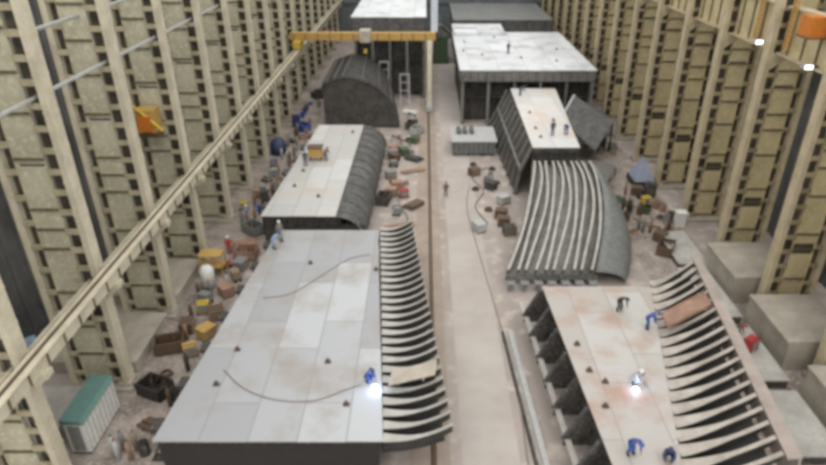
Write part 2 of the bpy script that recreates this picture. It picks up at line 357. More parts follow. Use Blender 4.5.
m = MB().box(-15.0, 51.2, 0.6, -7.8, 51.4, 3.4); m.box(-7.8, 51.2, .6, -5.6, 51.4, 2.4)
for x in range(-15, -7): m.box(x, 50.95, 1.4, x+.08, 51.2, 3.4)
m.build('end_bulkhead', 'dark', r, True)
m = MB()
for i in range(12): y = 53+i*2; m.box(lerp(-15.0, -13.5, i/12), y, 1.2, -7.5, y+.08, 3.4)
m.build('transverse_girder', 'dark', r, True)
for i in range(12):
    y = 52+i*2.2; t = (y-50.8)/26.2; m = MB()
    pts = [(lerp(-8.1, -7.8, t) + lerp(2.6, 2.9, t)*math.sin(u*math.pi/2)+.05, 3.5-(2.6)*(1-math.cos(u*math.pi/2))) for u in [k/6 for k in range(7)]]
    m.sheet([[(a, y-.05, b+.06) for a, b in pts], [(a, y+.05, b+.06) for a, b in pts]], 0.1); m.build('side_frame', 'steel', r, True)
for x, y in ((-13.2, 57.5), (-13.0, 61.5), (-9.0, 74), (-10.4, 55)): lug_proto(r, x, y, 3.5)
tag(r, 'second hull block on the left, pale deck with a grey curved side facing the aisle', 'hull block', 'ship hull blocks')
# ---- block 3 : dark curved
r = empty('curved_hull_section', (-9, 86, 0))
T = [i/9 for i in range(10)]
def prof3(u, t):
    xr = lerp(-3.6, -5.2, t)
    if u < .35: return (lerp(-14.4, -11.6, u/.35), lerp(6.4, 7.4, u/.35))
    a = (u-.35)/.65*math.pi/2; return (-11.6+(xr+11.6)*math.sin(a), 0.3+7.1*math.cos(a))
m = MB(); m.sm = True
m.sheet([[(prof3(u, t)[0], lerp(86, 100.4, t), prof3(u, t)[1]) for u in [k/14 for k in range(15)]] for t in T], 0.08).build('shell', 'dark2', r, True)
for i in range(10):
    y = 86.3+i*1.5; t = (y-86)/14.4; pts = [prof3(k/14, t) for k in range(15)]; m = MB()
    m.sheet([[(a, y-.12, b+.2) for a, b in pts], [(a, y+.12, b+.2) for a, b in pts]], 0.25); m.build('frame', 'dark', r, True)
for k in range(1, 14, 2):
    m = MB(); rows = []
    p0 = prof3(k/14, 0); p1 = prof3(k/14, 1); m.bar((p0[0], 86, p0[1]+.1), (p1[0], 100.4, p1[1]+.1), 0.1, 0.35); m.build('longitudinal', 'steel', r, True)
m = MB().prism([(x, 86.2, z) for x, z in [prof3(k/14, 0) for k in range(15)]][::-1]+[(-14.4, 86.2, .3)], [(x, 86.35, z-.05) for x, z in [prof3(k/14, 0) for k in range(15)]][::-1]+[(-14.4, 86.35, .3)])
m.build('end_bulkhead', 'dark', r, True)
tag(r, 'dark grey rounded hull section with a rib grid, behind the second left block', 'hull section', 'ship hull blocks')
# ---- big blocks at the far end
def big_block(x0, x1, y0, y1, z, band, label, posts, x0b=None, x1b=None, plate='plate8', bandm='steel'):
    r = empty('hull_block', ((x0+x1)/2, y0, 0)); x0b = x0 if x0b is None else x0b; x1b = x1 if x1b is None else x1b
    MB().sheet([[(x0, y0, z), ((x0+x1)/2, y0, z), (x1, y0, z)], [(x0b, y1, z), ((x0b+x1b)/2, y1, z), (x1b, y1, z)]], 0.08).build('deck_plate', plate, r, True)
    m = MB().box(x0+.1, y0+.05, z-band, x1-.1, y0+.25, z-.08)
    m.box(x0+.05, y0+.1, z-band, x0+.2, y1, z-.08); m.box(x1-.2, y0+.1, z-band, x1-.05, y1, z-.08); m.build('edge_girder', bandm, r, True)
    n = int((x1-x0)/1.2)
    for i in range(n+1): xx = lerp(x0+.2, x1-.3, i/n); MB().box(xx, y0-.08, z-band, xx+.08, y0+.05, z-.1).build('girder_stiffener', 'dark2', r, True)
    m = MB().box(x0+.4, y0+2.5, 0.3, x1-.4, y0+2.7, z-band)
    for i in range(n): xx = lerp(x0+.6, x1-.6, i/n); m.box(xx, y0+2.1, .3, xx+.12, y0+2.5, z-band)
    m.box(x0+.4, y0+2.5, z*.45, x1-.4, y0+1.6, z*.45+.2); m.build('bulkhead', 'dark', r, True)
    for i in range(3): MB().box(lerp(x0+.6, x1-.8, i/2), y0+.6, 0, lerp(x0+.6, x1-.8, i/2)+.2, y1-2, z-band-.2).build('side_bulkhead', 'dark', r, True)
    for i in range(posts): xx = lerp(x0+.3, x1-.5, i/(posts-1)); MB().box(xx, y0+.3, 0, xx+.35, y0+.65, z-band).build('post', 'grey' if i % 2 else 'steel', r, True)
    tag(r, label, 'hull block', 'ship hull blocks'); return r
big_block(-11.6, 0.2, 101, 140, 13, 2.4, 'tall hull block with a white deck at the far end, left of the aisle', 5, bandm='dark2')
r8 = big_block(4.9, 24.2, 87.4, 116, 8, 1.6, 'wide hull block with a white deck at the far end, right of the aisle', 6)
for x, y in ((6.1, 100), (6.6, 107), (8.8, 97), (14.5, 95), (19.5, 93), (21, 101), (12, 111)): lug_proto(r8, x, y, 8.0)
o = MB().box(5.0, 112.5, 8.03, 14.1, 121, 8.6); o.box(5.0, 116, 8.6, 13.4, 116.2, 8.8)
tag(o.build('white_steel_panel', 'plate8', loc=(9.3, 116, 8.03)), 'white steel panel on the back edge of the wide far right block', 'panel')
bb2 = big_block(5.5, 25, 126, 148, 8.5, 2.5, 'grey hull block in front of the end wall beyond the wide white block', 6, plate='shell', bandm='dark2')
# ---- block 5 : near right
r = empty('hull_block', (13, 21, 0)); YA, YB = 20.5, 38.3
def xr5(t): return lerp(12.6, 16.6, t)
rows = [[(lerp(lerp(9.5, 8.6, t), xr5(t), u), lerp(YA, YB, t), 4.0) for u in (0, .3, .6, 1)] for t in [i/8 for i in range(9)]]
MB().sheet(rows, 0.06).build('deck_plate', 'plate5', r, True)
N = 19
for i in range(N):
    t = i/(N-1); y = lerp(20.9, 38.6, t)
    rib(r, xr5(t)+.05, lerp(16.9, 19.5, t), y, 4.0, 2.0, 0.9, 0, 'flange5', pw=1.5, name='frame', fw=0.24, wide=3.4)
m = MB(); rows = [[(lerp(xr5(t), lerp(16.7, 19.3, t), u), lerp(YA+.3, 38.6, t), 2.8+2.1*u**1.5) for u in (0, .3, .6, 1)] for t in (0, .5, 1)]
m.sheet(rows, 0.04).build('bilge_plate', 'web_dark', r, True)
m = MB(); m.sheet([[(lerp(16.9, 19.5, t), lerp(YA, 39.3, t), 6.1), (lerp(17.6, 20.1, t), lerp(YA, 39.3, t), 6.15)] for t in (0, .5, 1)], 0.12); m.build('edge_strake', 'rust_band', r, True)
m = MB(); m.sheet([[(lerp(17.55, 20.05, t), lerp(YA, 39.3, t), 6.05), (lerp(18.1, 20.6, t), lerp(YA, 39.3, t), 3.2)] for t in (0, .5, 1)], 0.1); m.build('side_shell', 'rust_band', r, True)
for i in range(8):
    y = 21.2+i*2.4; t = (y-YA)/17.8; xe = lerp(9.5, 8.6, t); m = MB()
    m.prism([(xe-.05, y, 3.9), (xe+3, y, 3.9), (xe+3, y, 1.0), (xe-1.2, y, 1.0), (xe-1.2, y, 1.5)], [(xe-.05, y+.06, 3.9), (xe+3, y+.06, 3.9), (xe+3, y+.06, 1.0), (xe-1.2, y+.06, 1.0), (xe-1.2, y+.06, 1.5)])
    w = m.build('web_frame', 'dark', r, True)
    m = MB().bar((xe-.1, y+.03, 3.92), (xe-1.25, y+.03, 1.5), 0.28, 0.04, (1, 0, 1)); m.build('face_flat', 'dark2', r, True)
m = MB().sheet([[(lerp(8.4, 7.3, t), lerp(YA, 40, t), 1.5), (lerp(8.75, 7.65, t), lerp(YA, 40, t), 1.5)] for t in (0, .5, 1)], 0.1); m.build('lower_flange', 'flange', r, True)
m = MB().sheet([[(lerp(9.9, 9.0, t), lerp(YA, 38.3, t), 3.9), (lerp(10.0, 9.1, t), lerp(YA, 38.3, t), 1.0)] for t in (0, 1)], 0.08); m.build('longitudinal_bulkhead', 'dark', r, True)
for x, y in ((9.9, 29.0), (10.6, 28.0), (10.1, 26.0), (9.7, 31.5)): lug_proto(r, x, y, 4.0)
tag(r, 'near right hull block with a rusty pale plate and curved frames down its right side', 'hull block', 'ship hull blocks')
m = MB(); m.prism([(15.6, 32.3, 4.75), (18.5, 33.1, 5.95), (18.6, 34.5, 5.95), (15.7, 33.7, 4.75)], [(15.6, 32.3, 4.85), (18.5, 33.1, 6.05), (18.6, 34.5, 6.05), (15.7, 33.7, 4.85)])
m.bar((15.6, 32.3, 4.8), (18.5, 33.1, 6.0), 0.06, 0.25); m.bar((15.7, 33.7, 4.8), (18.6, 34.5, 6.0), 0.06, 0.25)
tag(m.build('rusty_steel_sheet', 'rust', loc=(17, 33.3, 4.8)), 'rust-brown steel sheet resting over the frames of the near right block', 'sheet')
# long bars in front
for i, (x, wd, mt, lb) in enumerate(((6.95, .35, 'lightgrey', 'long pale steel bar on the floor beside the near right block'), (6.4, .12, 'dark', 'thin dark rail on the floor beside the near right block'))):
    m = MB().bar((x+.35, 20, .12), (x-.5, 38, .12), wd, .2); m.bar((x+.35, 20, .02), (x-.5, 38, .02), wd+.12, .04)
    tag(m.build('steel_bar', mt, loc=(x, 29, 0)), lb, 'bar')
# ---- block 6 : ribbed curved panel
r = empty('ribbed_shell_panel', (12, 44, 0))
def xl6(t): return lerp(6.8, 11.4, t)+0.7*math.sin(math.pi*t)
def xr6(t): return lerp(14.3, 17.6, t)+0.9*math.sin(math.pi*t)
def z6(t): return 1.55+3.1*math.sin(math.pi*.6*t)
TT = [i/14 for i in range(15)]; Y6 = lambda t: lerp(44.6, 61.9, t)
m = MB(); m.sm = True; m.sheet([[(lerp(xl6(t), xr6(t), u), Y6(t), z6(t)-.45) for u in (0, .5, 1)] for t in TT], 0.06).build('shell', 'steel', r, True)
for k in range(10):
    u = k/9; m = MB(); u2 = .03+u*.94
    top = [(lerp(xl6(t), xr6(t), u2)+0.09*math.sin(8*t+k*2.1), Y6(t), z6(t)) for t in TT]
    m.sheet([[(a-.03, b, c), (a-.03, b, c-.5)] for a, b, c in top], 0.05); w = m.build('stiffener', 'dark', r, True)
    m = MB().sheet([[(a-.12, b, c+.03), (a+.12, b, c+.03)] for a, b, c in top], 0.05); f = m.build('face_flat', 'flange', w, False)
    off = wpos(w)
    for v in f.data.vertices: v.co -= off
m = MB(); m.sm = True
m.sheet([[(xr6(t)+(.1+3.0*math.sin(a)*(.65+.35*math.sin(math.pi*min(1, t+.25)))), Y6(t), .35+(z6(t)-.55)*math.cos(a)) for a in [i*math.pi/12 for i in range(7)]] for t in TT], 0.07).build('side_shell', 'shell', r, True)
for t in (0.0, .33, .66, 1.0):
    y = Y6(t); m = MB().box(xl6(t)+.1, y-.04, .5, xr6(t)+.3, y+.04, z6(t)-.55)
    for k in range(9): xx = lerp(xl6(t), xr6(t), k/8); m.box(xx, y-.22, .6, xx+.1, y-.04, z6(t)-.5)
    m.build('web_frame', 'steel', r, True)
tag(r, 'curved shell panel with long pale wavy stiffeners, behind the near right block', 'shell panel', 'ship hull blocks')
for i in range(7):
    x = 7.2+i*1.15; m = MB().box(x-.22, 43.6, 0, x+.22, 44.0, .7); m.box(x-.35, 43.45, .7, x+.35, 44.1, .8)
    tag(m.build('jig_post', 'grey', loc=(x, 43.8, 0)), f'grey jig post before the ribbed shell panel, {ORD[i]} from the left', 'post', 'jig posts before the ribbed panel')
# ---- block 7
r = empty('hull_block', (14, 63, 0))
MB().sheet([[(lerp(lerp(11.55, 12.0, t), lerp(16.6, 18.3, t), u), lerp(62.8, 86.4, t), 5.7) for u in (0, .5, 1)] for t in (0, .25, .5, .75, 1)], 0.06).build('deck_plate', 'plate7', r, True)
m = MB().box(11.6, 63.2, .0, 16.5, 63.4, 5.6); m.box(11.6, 62.85, 5.1, 16.5, 63.2, 5.63); m.build('end_bulkhead', 'dark', r, True)
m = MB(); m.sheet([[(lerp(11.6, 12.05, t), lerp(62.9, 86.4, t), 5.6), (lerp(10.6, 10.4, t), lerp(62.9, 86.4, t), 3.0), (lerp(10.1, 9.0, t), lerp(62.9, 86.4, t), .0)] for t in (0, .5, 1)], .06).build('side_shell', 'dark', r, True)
for i in range(10):
    y = 63.2+i*2.55; t = i/9; m = MB()
    m.bar((11.5, y, 5.6), (10.45, y, 3.1), .25, .3); m.bar((10.45, y, 3.1), (lerp(9.95, 8.9, t), y, .1), .25, .3); m.build('side_frame', 'steel', r, True)
m = MB(); m.bar((10.4, 63, 3.1), (10.3, 86, 3.1), .22, .25); m.build('side_stringer', 'grey', r, True)
for x, y in ((12.8, 69), (13.0, 75), (15.4, 72), (12.9, 66)): lug_proto(r, x, y, 5.7)
tag(r, 'narrow white-decked hull block with dark sloping sides, in front of the wide far right block', 'hull block', 'ship hull blocks')
# dark plates leaning beside block 7
def slab3(pts, th): 
    P = [Vector(p) for p in pts]; n = (P[1]-P[0]).cross(P[2]-P[0]).normalized()*th
    return MB().prism([p-n for p in P], P)
for pts, th, mt, lb in (
    ([(17.2, 76.2, 4.2), (20.4, 83.5, 5.3), (24.2, 77, 3.8), (20.2, 69.5, 2.6)], .25, 'dark2', 'large dark steel plate lying tilted right of the narrow white-decked block'),
    ([(17.6, 66.5, 1.2), (19.6, 69.2, 1.6), (22.6, 68.4, 1.3), (20.6, 64.5, .9)], .2, 'steel', 'smaller grey plate leaning below the large tilted plate'),
    ([(22.6, 84.9, 3.0), (24.0, 81.2, 2.8), (25.8, 82.5, 2.4), (24.6, 86.6, 2.6)], .2, 'dark2', 'dark plate stacked behind the large tilted plate')):
    m = slab3(pts, th); P = [Vector(p) for p in pts]
    for k in range(1, 5): m.bar(P[0].lerp(P[3], k/5)+Vector((0, 0, .1)), P[1].lerp(P[2], k/5)+Vector((0, 0, .1)), .08, .25)
    for p in P: m.box(p.x-.1, p.y-.1, 0, p.x+.1, p.y+.1, p.z-th)
    tag(m.build('steel_plate', mt, loc=pts[0]), lb, 'plate', 'tilted steel plates')
m = MB().bar((17.35, 76.4, 4.55), (20.35, 83.2, 5.6), .3, .3)
tag(m.build('steel_angle', 'lightgrey', loc=(17.4, 76.4, 4.5)), 'pale steel bar along the edge of the large tilted plate', 'bar')
# ---- grey module in the aisle
r = empty('steel_module', (6.4, 74.5, 0))
MB().box(3.6, 75.0, .3, 9.0, 80.5, 1.9).build('hull', 'shell', r, True)
MB().box(3.4, 74.8, 1.9, 9.2, 80.7, 2.05).build('top_plate', 'lightgrey', r, True)
m = MB()
for i in range(9): m.box(3.7+i*.62, 74.85, .3, 3.8+i*.62, 75, 1.9)
m.build('stiffener', 'dark2', r, True)
for x in (3.8, 5.6, 7.4, 8.7): MB().box(x-.2, 75.2, 0, x+.2, 80, .3).build('skid', 'dark', r, True)
for x in (4.2, 5.0, 5.9): MB().box(x, 77.5, 2.05, x+.5, 79.6, 2.5).build('upstand', 'dark2', r, True)
tag(r, 'low blue-grey steel module with dark upstands beside the far aisle', 'module')
# ------------------------------------------------------------ semi-gantry crane
r = empty('gantry_crane', (-9, 96.5, 0)); Y = 96.5
g = MB().box(-20.3, Y-.5, 10.4, 1.6, Y+.5, 11.5); g = g.build('girder', 'ochre', r, True)
for i in range(12): MB().box(-19.8+i*1.8, Y-.56, 10.4, -19.7+i*1.8, Y-.5, 11.5).build('girder_rib', 'brown', g, True)
MB().box(-19.7, Y-2, 9.4, -18.7, Y+2, 10.4).build('end_carriage', 'yellow', r, True)
MB().box(-9.8, Y-1.1, 10.2, -8.2, Y+1.1, 11.9).build('trolley', 'board', r, True)
MB().tube([(-9, Y-.8, 10.2), (-9, Y-.8, 9.2)], .06).build('hoist_rope', 'black', r, True)
MB().box(-9.25, Y-1.0, 8.6, -8.75, Y-.6, 9.2).build('hook_block', 'yellow', r, True)
m = MB(); m.prism([(.5, Y-2.2, .9), (.9, Y-2.2, .9), (.9, Y-1.8, .9), (.5, Y-1.8, .9)], [(.3, Y-.5, 10.4), (1.1, Y-.5, 10.4), (1.1, Y, 10.4), (.3, Y, 10.4)])
m.prism([(.3, Y+1.6, .9), (1.1, Y+1.6, .9), (1.1, Y+2.2, .9), (.3, Y+2.2, .9)], [(.3, Y, 10.4), (1.1, Y, 10.4), (1.1, Y+.5, 10.4), (.3, Y+.5, 10.4)])
m.build('gantry_leg', 'chord_l', r, True)
MB().box(.2, Y-3, .15, 1.2, Y+3, .9).build('bogie', 'lightgrey', r, True)
MB().box(.9, Y+.5, 11.5, 1.9, Y+1.3, 22).build('mast', 'mast', r, True)
tag(r, 'ochre yellow semi-gantry crane spanning the far left bay to a white leg', 'crane')
m = MB().box(.45, 8, .012, .6, 150, .13); m.box(.35, 8, .012, .7, 150, .04)
tag(m.build('crane_rail', 'brown', loc=(.5, 8, 0)), 'brown crane rail set in the floor along the aisle', 'rail')
r = empty('winch_machine', (2.9, 128, 0))
MB().box(1.6, 126, .2, 4.6, 131, 5.2).build('housing', 'green', r, True); MB().box(1.9, 125.6, 5.2, 3.4, 128, 7.6).build('cab', 'dark2', r, True)
MB().bar((3.4, 127, 7.2), (5.0, 125, 6.0), .5, .5).build('boom', 'dark', r, True)
for y in (126.6, 130.2): MB().tube([(1.4, y, .5), (4.8, y, .5)], .5, 12).build('wheel', 'black', r, True)
tag(r, 'dark green machine with a boom at the far end of the aisle', 'machine')
# ------------------------------------------------------------ workers
def bake(o):
    dg = bpy.context.evaluated_depsgraph_get(); me = bpy.data.meshes.new_from_object(o.evaluated_get(dg)); return me
def skin(verts, edges, radii, m, name):
    me = bpy.data.meshes.new(name); me.from_pydata(verts, edges, []); o = bpy.data.objects.new(name, me); sc.collection.objects.link(o)
    md = o.modifiers.new('s', 'SKIN'); md.use_smooth_shade = True
    if not me.skin_vertices: 
        bm = bmesh.new(); bm.from_mesh(me); bm.verts.layers.skin.verify(); bm.to_mesh(me); bm.free()
    for i, sv in enumerate(me.skin_vertices[0].data): sv.radius = (radii[i], radii[i]*0.92); sv.use_root = (i == 0)
    sb = o.modifiers.new('u', 'SUBSURF'); sb.levels = 1; sb.render_levels = 1
    bpy.context.view_layer.update(); b = bake(o); b.materials.clear(); b.materials.append(m)
    bpy.data.objects.remove(o); return b
POSE = {  # pelvis, chest, neck, head, shoulders, elbows, hands, hips, knees, ankles, toes (x is left/right, y negative = facing)
 'stand': dict(pe=(0, 0, .95), ch=(0, -.01, 1.28), ne=(0, -.01, 1.47), he=(0, -.04, 1.64), el=(.26, .02, 1.15), ha=(.27, -.12, .92), kn=(.11, -.02, .5), an=(.12, .02, .09)),
 'walk': dict(pe=(0, 0, .92), ch=(0, -.05, 1.25), ne=(0, -.07, 1.44), he=(0, -.12, 1.60), el=(.27, .08, 1.12), ha=(.3, -.1, .92), kn=(.1, -.14, .5), an=(.11, -.05, .09)),
 'bend': dict(pe=(0, .12, .88), ch=(0, -.2, 1.12), ne=(0, -.38, 1.2), he=(0, -.54, 1.22), el=(.24, -.32, .84), ha=(.14, -.5, .62), kn=(.13, -.05, .47), an=(.14, .05, .09)),
 'crouch': dict(pe=(0, .18, .36), ch=(0, -.02, .68), ne=(0, -.12, .85), he=(0, -.24, .97), el=(.26, -.2, .5), ha=(.12, -.44, .32), kn=(.17, -.26, .48), an=(.15, .02, .09)),
}
BODY = {}
def body_meshes(pose):
    p = {k: Vector(v) for k, v in POSE[pose].items()}; mir = lambda v, s: Vector((v.x*s, v.y, v.z))
    V = [p['pe'], p['pe'].lerp(p['ch'], .5), p['ch'], p['ne'], p['he'] - Vector((0, 0, .02)), p['he'] + Vector((0, 0, .06))]
    E = [(0, 1), (1, 2), (2, 3), (3, 4), (4, 5)]; R = [.14, .125, .15, .055, .085, .075]
    C = list(V[:3]) + [V[2].lerp(V[3], .65)]; CE = [(0, 1), (1, 2), (2, 3)]; CR = [.155, .15, .175, .08]
    extra = MB(); extra.sm = True; boots = MB(); gloves = []
    for s in (-1, 1):
        sh = p['ch']+(p['ne']-p['ch'])*.45+Vector((.18*s, 0, 0)); el = mir(p['el'], s); ha = mir(p['ha'], s); wr = el.lerp(ha, .9)
        hip = p['pe']+Vector((.09*s, 0, -.06)); kn = mir(p['kn'], s); an = mir(p['an'], s)
        if pose == 'walk' and s < 0: kn = Vector((-.1, .03, .49)); an = Vector((-.11, .26, .14))
        toe = an+Vector((0, -.16, -.03))
        b = len(V); V += [sh, el, wr, ha, hip, kn, an, toe]; E += [(2, b), (b, b+1), (b+1, b+2), (b+2, b+3), (0, b+4), (b+4, b+5), (b+5, b+6), (b+6, b+7)]
        R += [.065, .045, .032, .038, .085, .06, .042, .04]
        c = len(C); C += [sh, el, wr, hip, kn, an.lerp(kn, .15)]; CE += [(2, c), (c, c+1), (c+1, c+2), (0, c+3), (c+3, c+4), (c+4, c+5)]; CR += [.085, .065, .05, .11, .085, .07]
        d = (ha-el).normalized(); sd = Vector((s, 0, 0)); tip = ha+d*.03
        for k, ln in enumerate((.065, .08, .085, .072)):
            a = tip + Vector((0, (k-1.5)*.021, 0)); m1 = a+d*ln*.55; m2 = m1+d*ln*.35-sd*.022; extra.tube([a-d*.03, m1, m2], [.0095, .009, .007], 5)
        t0 = ha+Vector((0, -.03, 0)); extra.tube([t0, t0+d*.03+Vector((0, -.03, 0)), t0+d*.06+Vector((0, -.032, 0))], [.011, .01, .008], 5)
        extra.ball(p['he']+Vector((.085*s, .01, 0)), .02, .03, .035, 6, 4)
        boots.ball(an+Vector((0, -.07, -.02)), .06, .14, .065, 8, 5); boots.tube([an+Vector((0, 0, .0)), an+Vector((0, 0, .13))], .06, 8)
    extra.ball(p['he']+Vector((0, -.095, -.01)), .017, .022, .028, 6, 4)
    bme = skin(V, E, R, M['skin'], 'body')
    # join the fingers, nose and ears into the body mesh
    bm = bmesh.new(); bm.from_mesh(bme); tmp = bpy.data.meshes.new('t'); tmp.from_pydata(extra.v, [], extra.f); bm.from_mesh(tmp)
    for f in bm.faces: f.smooth = True
    bm.to_mesh(bme); bm.free()
    cme = skin(C, CE, CR, M['navy'], 'overalls')
    return bme, cme, boots, p
def person(loc, rz, pose, suit, hat, label, mask=False):
    if pose not in BODY: BODY[pose] = body_meshes(pose)
    bme, cme, boots, p = BODY[pose]
    r = empty('person', loc, rz); S = 1.06; r.scale = (S, S, S)
    o = bpy.data.objects.new('body', bme); sc.collection.objects.link(o); o.parent = r
    c = bpy.data.objects.new('overalls', cme.copy()); c.data.materials[0] = M[suit]; sc.collection.objects.link(c); c.parent = r
    boots.build('boots', 'black', r)
    h = p['he']; m = MB(); m.sm = True; m.ball(h+Vector((0, 0, .045)), .125, .145, .13, 12, 5, 0.0); m.ball(h+Vector((0, -.03, .045)), .14, .17, .02, 12, 3, 0.0)
    m.build('hard_hat', hat, r)
    m = MB()
    for s in (-1, 1): m.ball(h+Vector((.033*s, -.083, .012)), .012, .008, .01, 6, 4)
    m.build('eyes', 'black', r)
    if mask: MB().box(h.x-.11, h.y-.16, h.z-.14, h.x+.11, h.y-.12, h.z+.06).build('welding_mask', 'black', r)
    if mask: # electrode holder in the hands
        a = p['ha']; MB().tube([(0, a.y, a.z), (0, a.y-.25, a.z-.22)], .018, 6).build('welding_torch', 'black', r)
    return tag(r, label, 'person', 'shipyard workers')
person((-12.55, 47.2, 3), .6, 'stand', 'grey', 'white', 'worker in grey standing on the far left corner of the near left plate')
person((-12.75, 45.6, 3), 2.2, 'bend', 'sky', 'blue', 'worker in pale blue bending over just nearer than the corner worker')
person((-3.45, 29.2, 3), .9, 'crouch', 'blue', 'blue', 'crouching blue welder beside the arc on the near left plate', True)
person((-13.0, 63.0, 3.5), .2, 'stand', 'navy', 'blue', 'worker in navy standing beside the yellow machine on the second left block')
person((-11.0, 64.5, 3.5), 2.8, 'bend', 'brown', 'red', 'worker in brown bending right of the yellow machine on the second left block')
person((13.4, 35.2, 4), .4, 'bend', 'black', 'black', 'worker in black bending over in the middle of the near right plate')
person((14.7, 33.2, 4), 1.2, 'bend', 'blue', 'blue', 'worker in blue bending at the inner ends of the right block frames')
person((10.5, 22.6, 4), .3, 'bend', 'blue', 'blue', 'worker in bright blue bending on the right plate at the bottom of the photo')
person((12.3, 22.2, 4), -.5, 'crouch', 'navy', 'navy', 'worker in navy crouching at the frames at the bottom right of the photo')
person((12.3, 27.9, 4), .9, 'crouch', 'lightgrey', 'white', 'crouching welder in pale grey by the white arc on the right plate', True)
person((2.3, 62.6, 0.012), .1, 'walk', 'brown', 'brown', 'worker in brown walking alone down the central aisle')
person((14.3, 66.6, 5.7), .2, 'stand', 'navy', 'blue', 'left worker in navy on the narrow white deck')
person((15.9, 66.8, 5.7), -.4, 'bend', 'blue', 'navy', 'right worker in blue on the narrow white deck')
person((12.9, 83, 5.7), 1.0, 'bend', 'navy', 'navy', 'worker in navy bending at the far end of the narrow white deck')
person((-18.2, 56.6, 0.01), 1.0, 'stand', 'sky', 'white', 'worker in pale blue standing by the yellow machine at the left wall')
person((-17.2, 58.0, 0.01), -.6, 'bend', 'blue', 'blue', 'worker in blue bending by the yellow machine at the left wall')
person((12.9, 98.0, 8), .4, 'stand', 'navy', 'navy', 'worker in navy standing on the wide white far block')
person((22.6, 36.4, 0.8), .7, 'bend', 'brown', 'red', 'worker in brown bending over the red machine on the concrete slab')
person((-18.2, 50.0, 0.0), .5, 'stand', 'red', 'white', 'worker in red standing by the left wall beyond the white tank')
for (x, y, z, lab, e) in ((-3.0, 28.45, 3.18, 'blue-white welding arc on the near left plate', 1), (12.15, 27.2, 4.18, 'white welding arc on the near right plate', .8)):
    m = MB(); m.sm = True; m.ball((x, y, z), .17*e, n=12, m=8); tag(m.build('welding_arc', 'arc', loc=(x, y, z)), lab, 'welding arc', 'welding arcs')
    ld = bpy.data.lights.new('arc_light', 'POINT'); ld.energy = 22*e; ld.color = (.45, .6, 1); ld.shadow_soft_size = .2
    lo = bpy.data.objects.new('arc_light', ld); sc.collection.objects.link(lo); lo.location = (x, y, z+.45)
# ------------------------------------------------------------ equipment kinds
def K_crate(c):
    r = empty('wooden_crate'); MB().box(-.6, -.5, .12, .6, .5, .95).build('case', c, r)
    m = MB()
    for z in (.2, .5, .8): m.box(-.63, -.53, z, .63, -.5, z+.12); m.box(.6, -.5, z, .63, .5, z+.12)
    m.build('slats', 'wood', r); MB().box(-.6, -.45, 0, -.4, .45, .12).build('skid', 'brown', r); MB().box(.4, -.45, 0, .6, .45, .12).build('skid', 'brown', r); return r
def K_bin(c):
    r = empty('scrap_bin'); m = MB(); 
    for a in ((-1, -.7, -.92, .7), (.92, -.7, 1, .7), (-1, -.7, 1, -.62), (-1, .62, 1, .7)): m.box(a[0], a[1], .1, a[2], a[3], 1.0)
    m.box(-1, -.7, .1, 1, .7, .18).build('body', c, r); MB().box(-1.05, -.75, .95, 1.05, -.62, 1.05).build('rim', c, r)
    rn = random.Random(3); m = MB()
    for i in range(12): x, y = rn.uniform(-.7, .7), rn.uniform(-.45, .45); m.bar((x, y, .3), (x+rn.uniform(-.3, .3), y+rn.uniform(-.3, .3), rn.uniform(.7, 1.1)), .1, .05)
    o = m.build('scrap', 'brown', r); o['kind'] = 'stuff'
    for x in (-.7, .7): MB().box(x-.1, -.6, 0, x+.1, .6, .1).build('foot', 'black', r)
    return r
def K_machine(c):
    r = empty('welding_machine'); MB().box(-.45, -.35, .22, .45, .35, 1.0).build('cabinet', c, r); MB().box(-.38, -.38, .35, .38, -.35, .9).build('front_panel', 'grey', r)
    MB().tube([(-.4, -.3, 1.0), (-.4, -.3, 1.2), (.4, -.3, 1.2), (.4, -.3, 1.0)], .03, 6).build('handle', 'black', r)
    for x in (-.47, .47):
        for y in (-.22, .22): MB().tube([(x-.04, y, .14), (x+.04, y, .14)], .14, 10).build('wheel', 'black', r)
    return r
def K_cyl(c):
    r = empty('gas_cylinder'); m = MB(); m.sm = True; m.tube([(0, 0, 0), (0, 0, 1.25), (0, 0, 1.4), (0, 0, 1.46)], [.16, .16, .1, .05], 10); m.build('bottle', c, r)
    MB().tube([(0, 0, 1.46), (0, 0, 1.6)], .06, 8).build('valve_cap', 'brown', r); return r
def K_drum(c):
    r = empty('drum'); m = MB(); m.tube([(0, 0, 0), (0, 0, .9)], .32, 14); m.build('barrel', c, r); m = MB()
    for z in (.02, .3, .6, .88): m.tube([(0, 0, z-.02), (0, 0, z+.02)], .34, 14)
    m.build('hoop', c, r); return r
def K_coil(c):
    m = MB()
    for k in range(3): m.tube([(math.cos(a)*(.42-.05*k), math.sin(a)*(.42-.05*k), .06+.09*k) for a in [i*math.pi/8 for i in range(17)]], .06, 6)
    return m.build('cable_coil', c)
def K_planks(c):
    r = empty('plank_stack')
    for k in range(5): MB().box(-1.4+.07*k, -.45+.2*k-.1*(k % 2), .1, 1.3+.05*k, -.28+.2*k, .16+.06*(k % 3)).build('plank', c, r)
    for x in (-.9, .9): MB().box(x-.07, -.5, 0, x+.07, .6, .1).build('bearer', 'brown', r)
    return r
def K_trestle(c):
    r = empty('trestle'); MB().box(-.9, -.08, .8, .9, .08, .95).build('beam', c, r)
    for x in (-.8, .8):
        for y in (-.35, .35): MB().bar((x, y*.2, .82), (x, y, 0), .07, .07).build('leg', c, r)
    return r
def K_plates(c):
    r = empty('plate_stack')
    for k in range(4): m = MB(); m.box(-1.1+.12*k, -.8+.06*k, .12+.07*k, 1.0+.05*k, .75-.09*k, .17+.07*k); m.build('steel_plate', c, r)
    for x in (-.8, .7): MB().box(x-.08, -.8, 0, x+.08, .75, .12).build('bearer', 'wood', r)
    return r
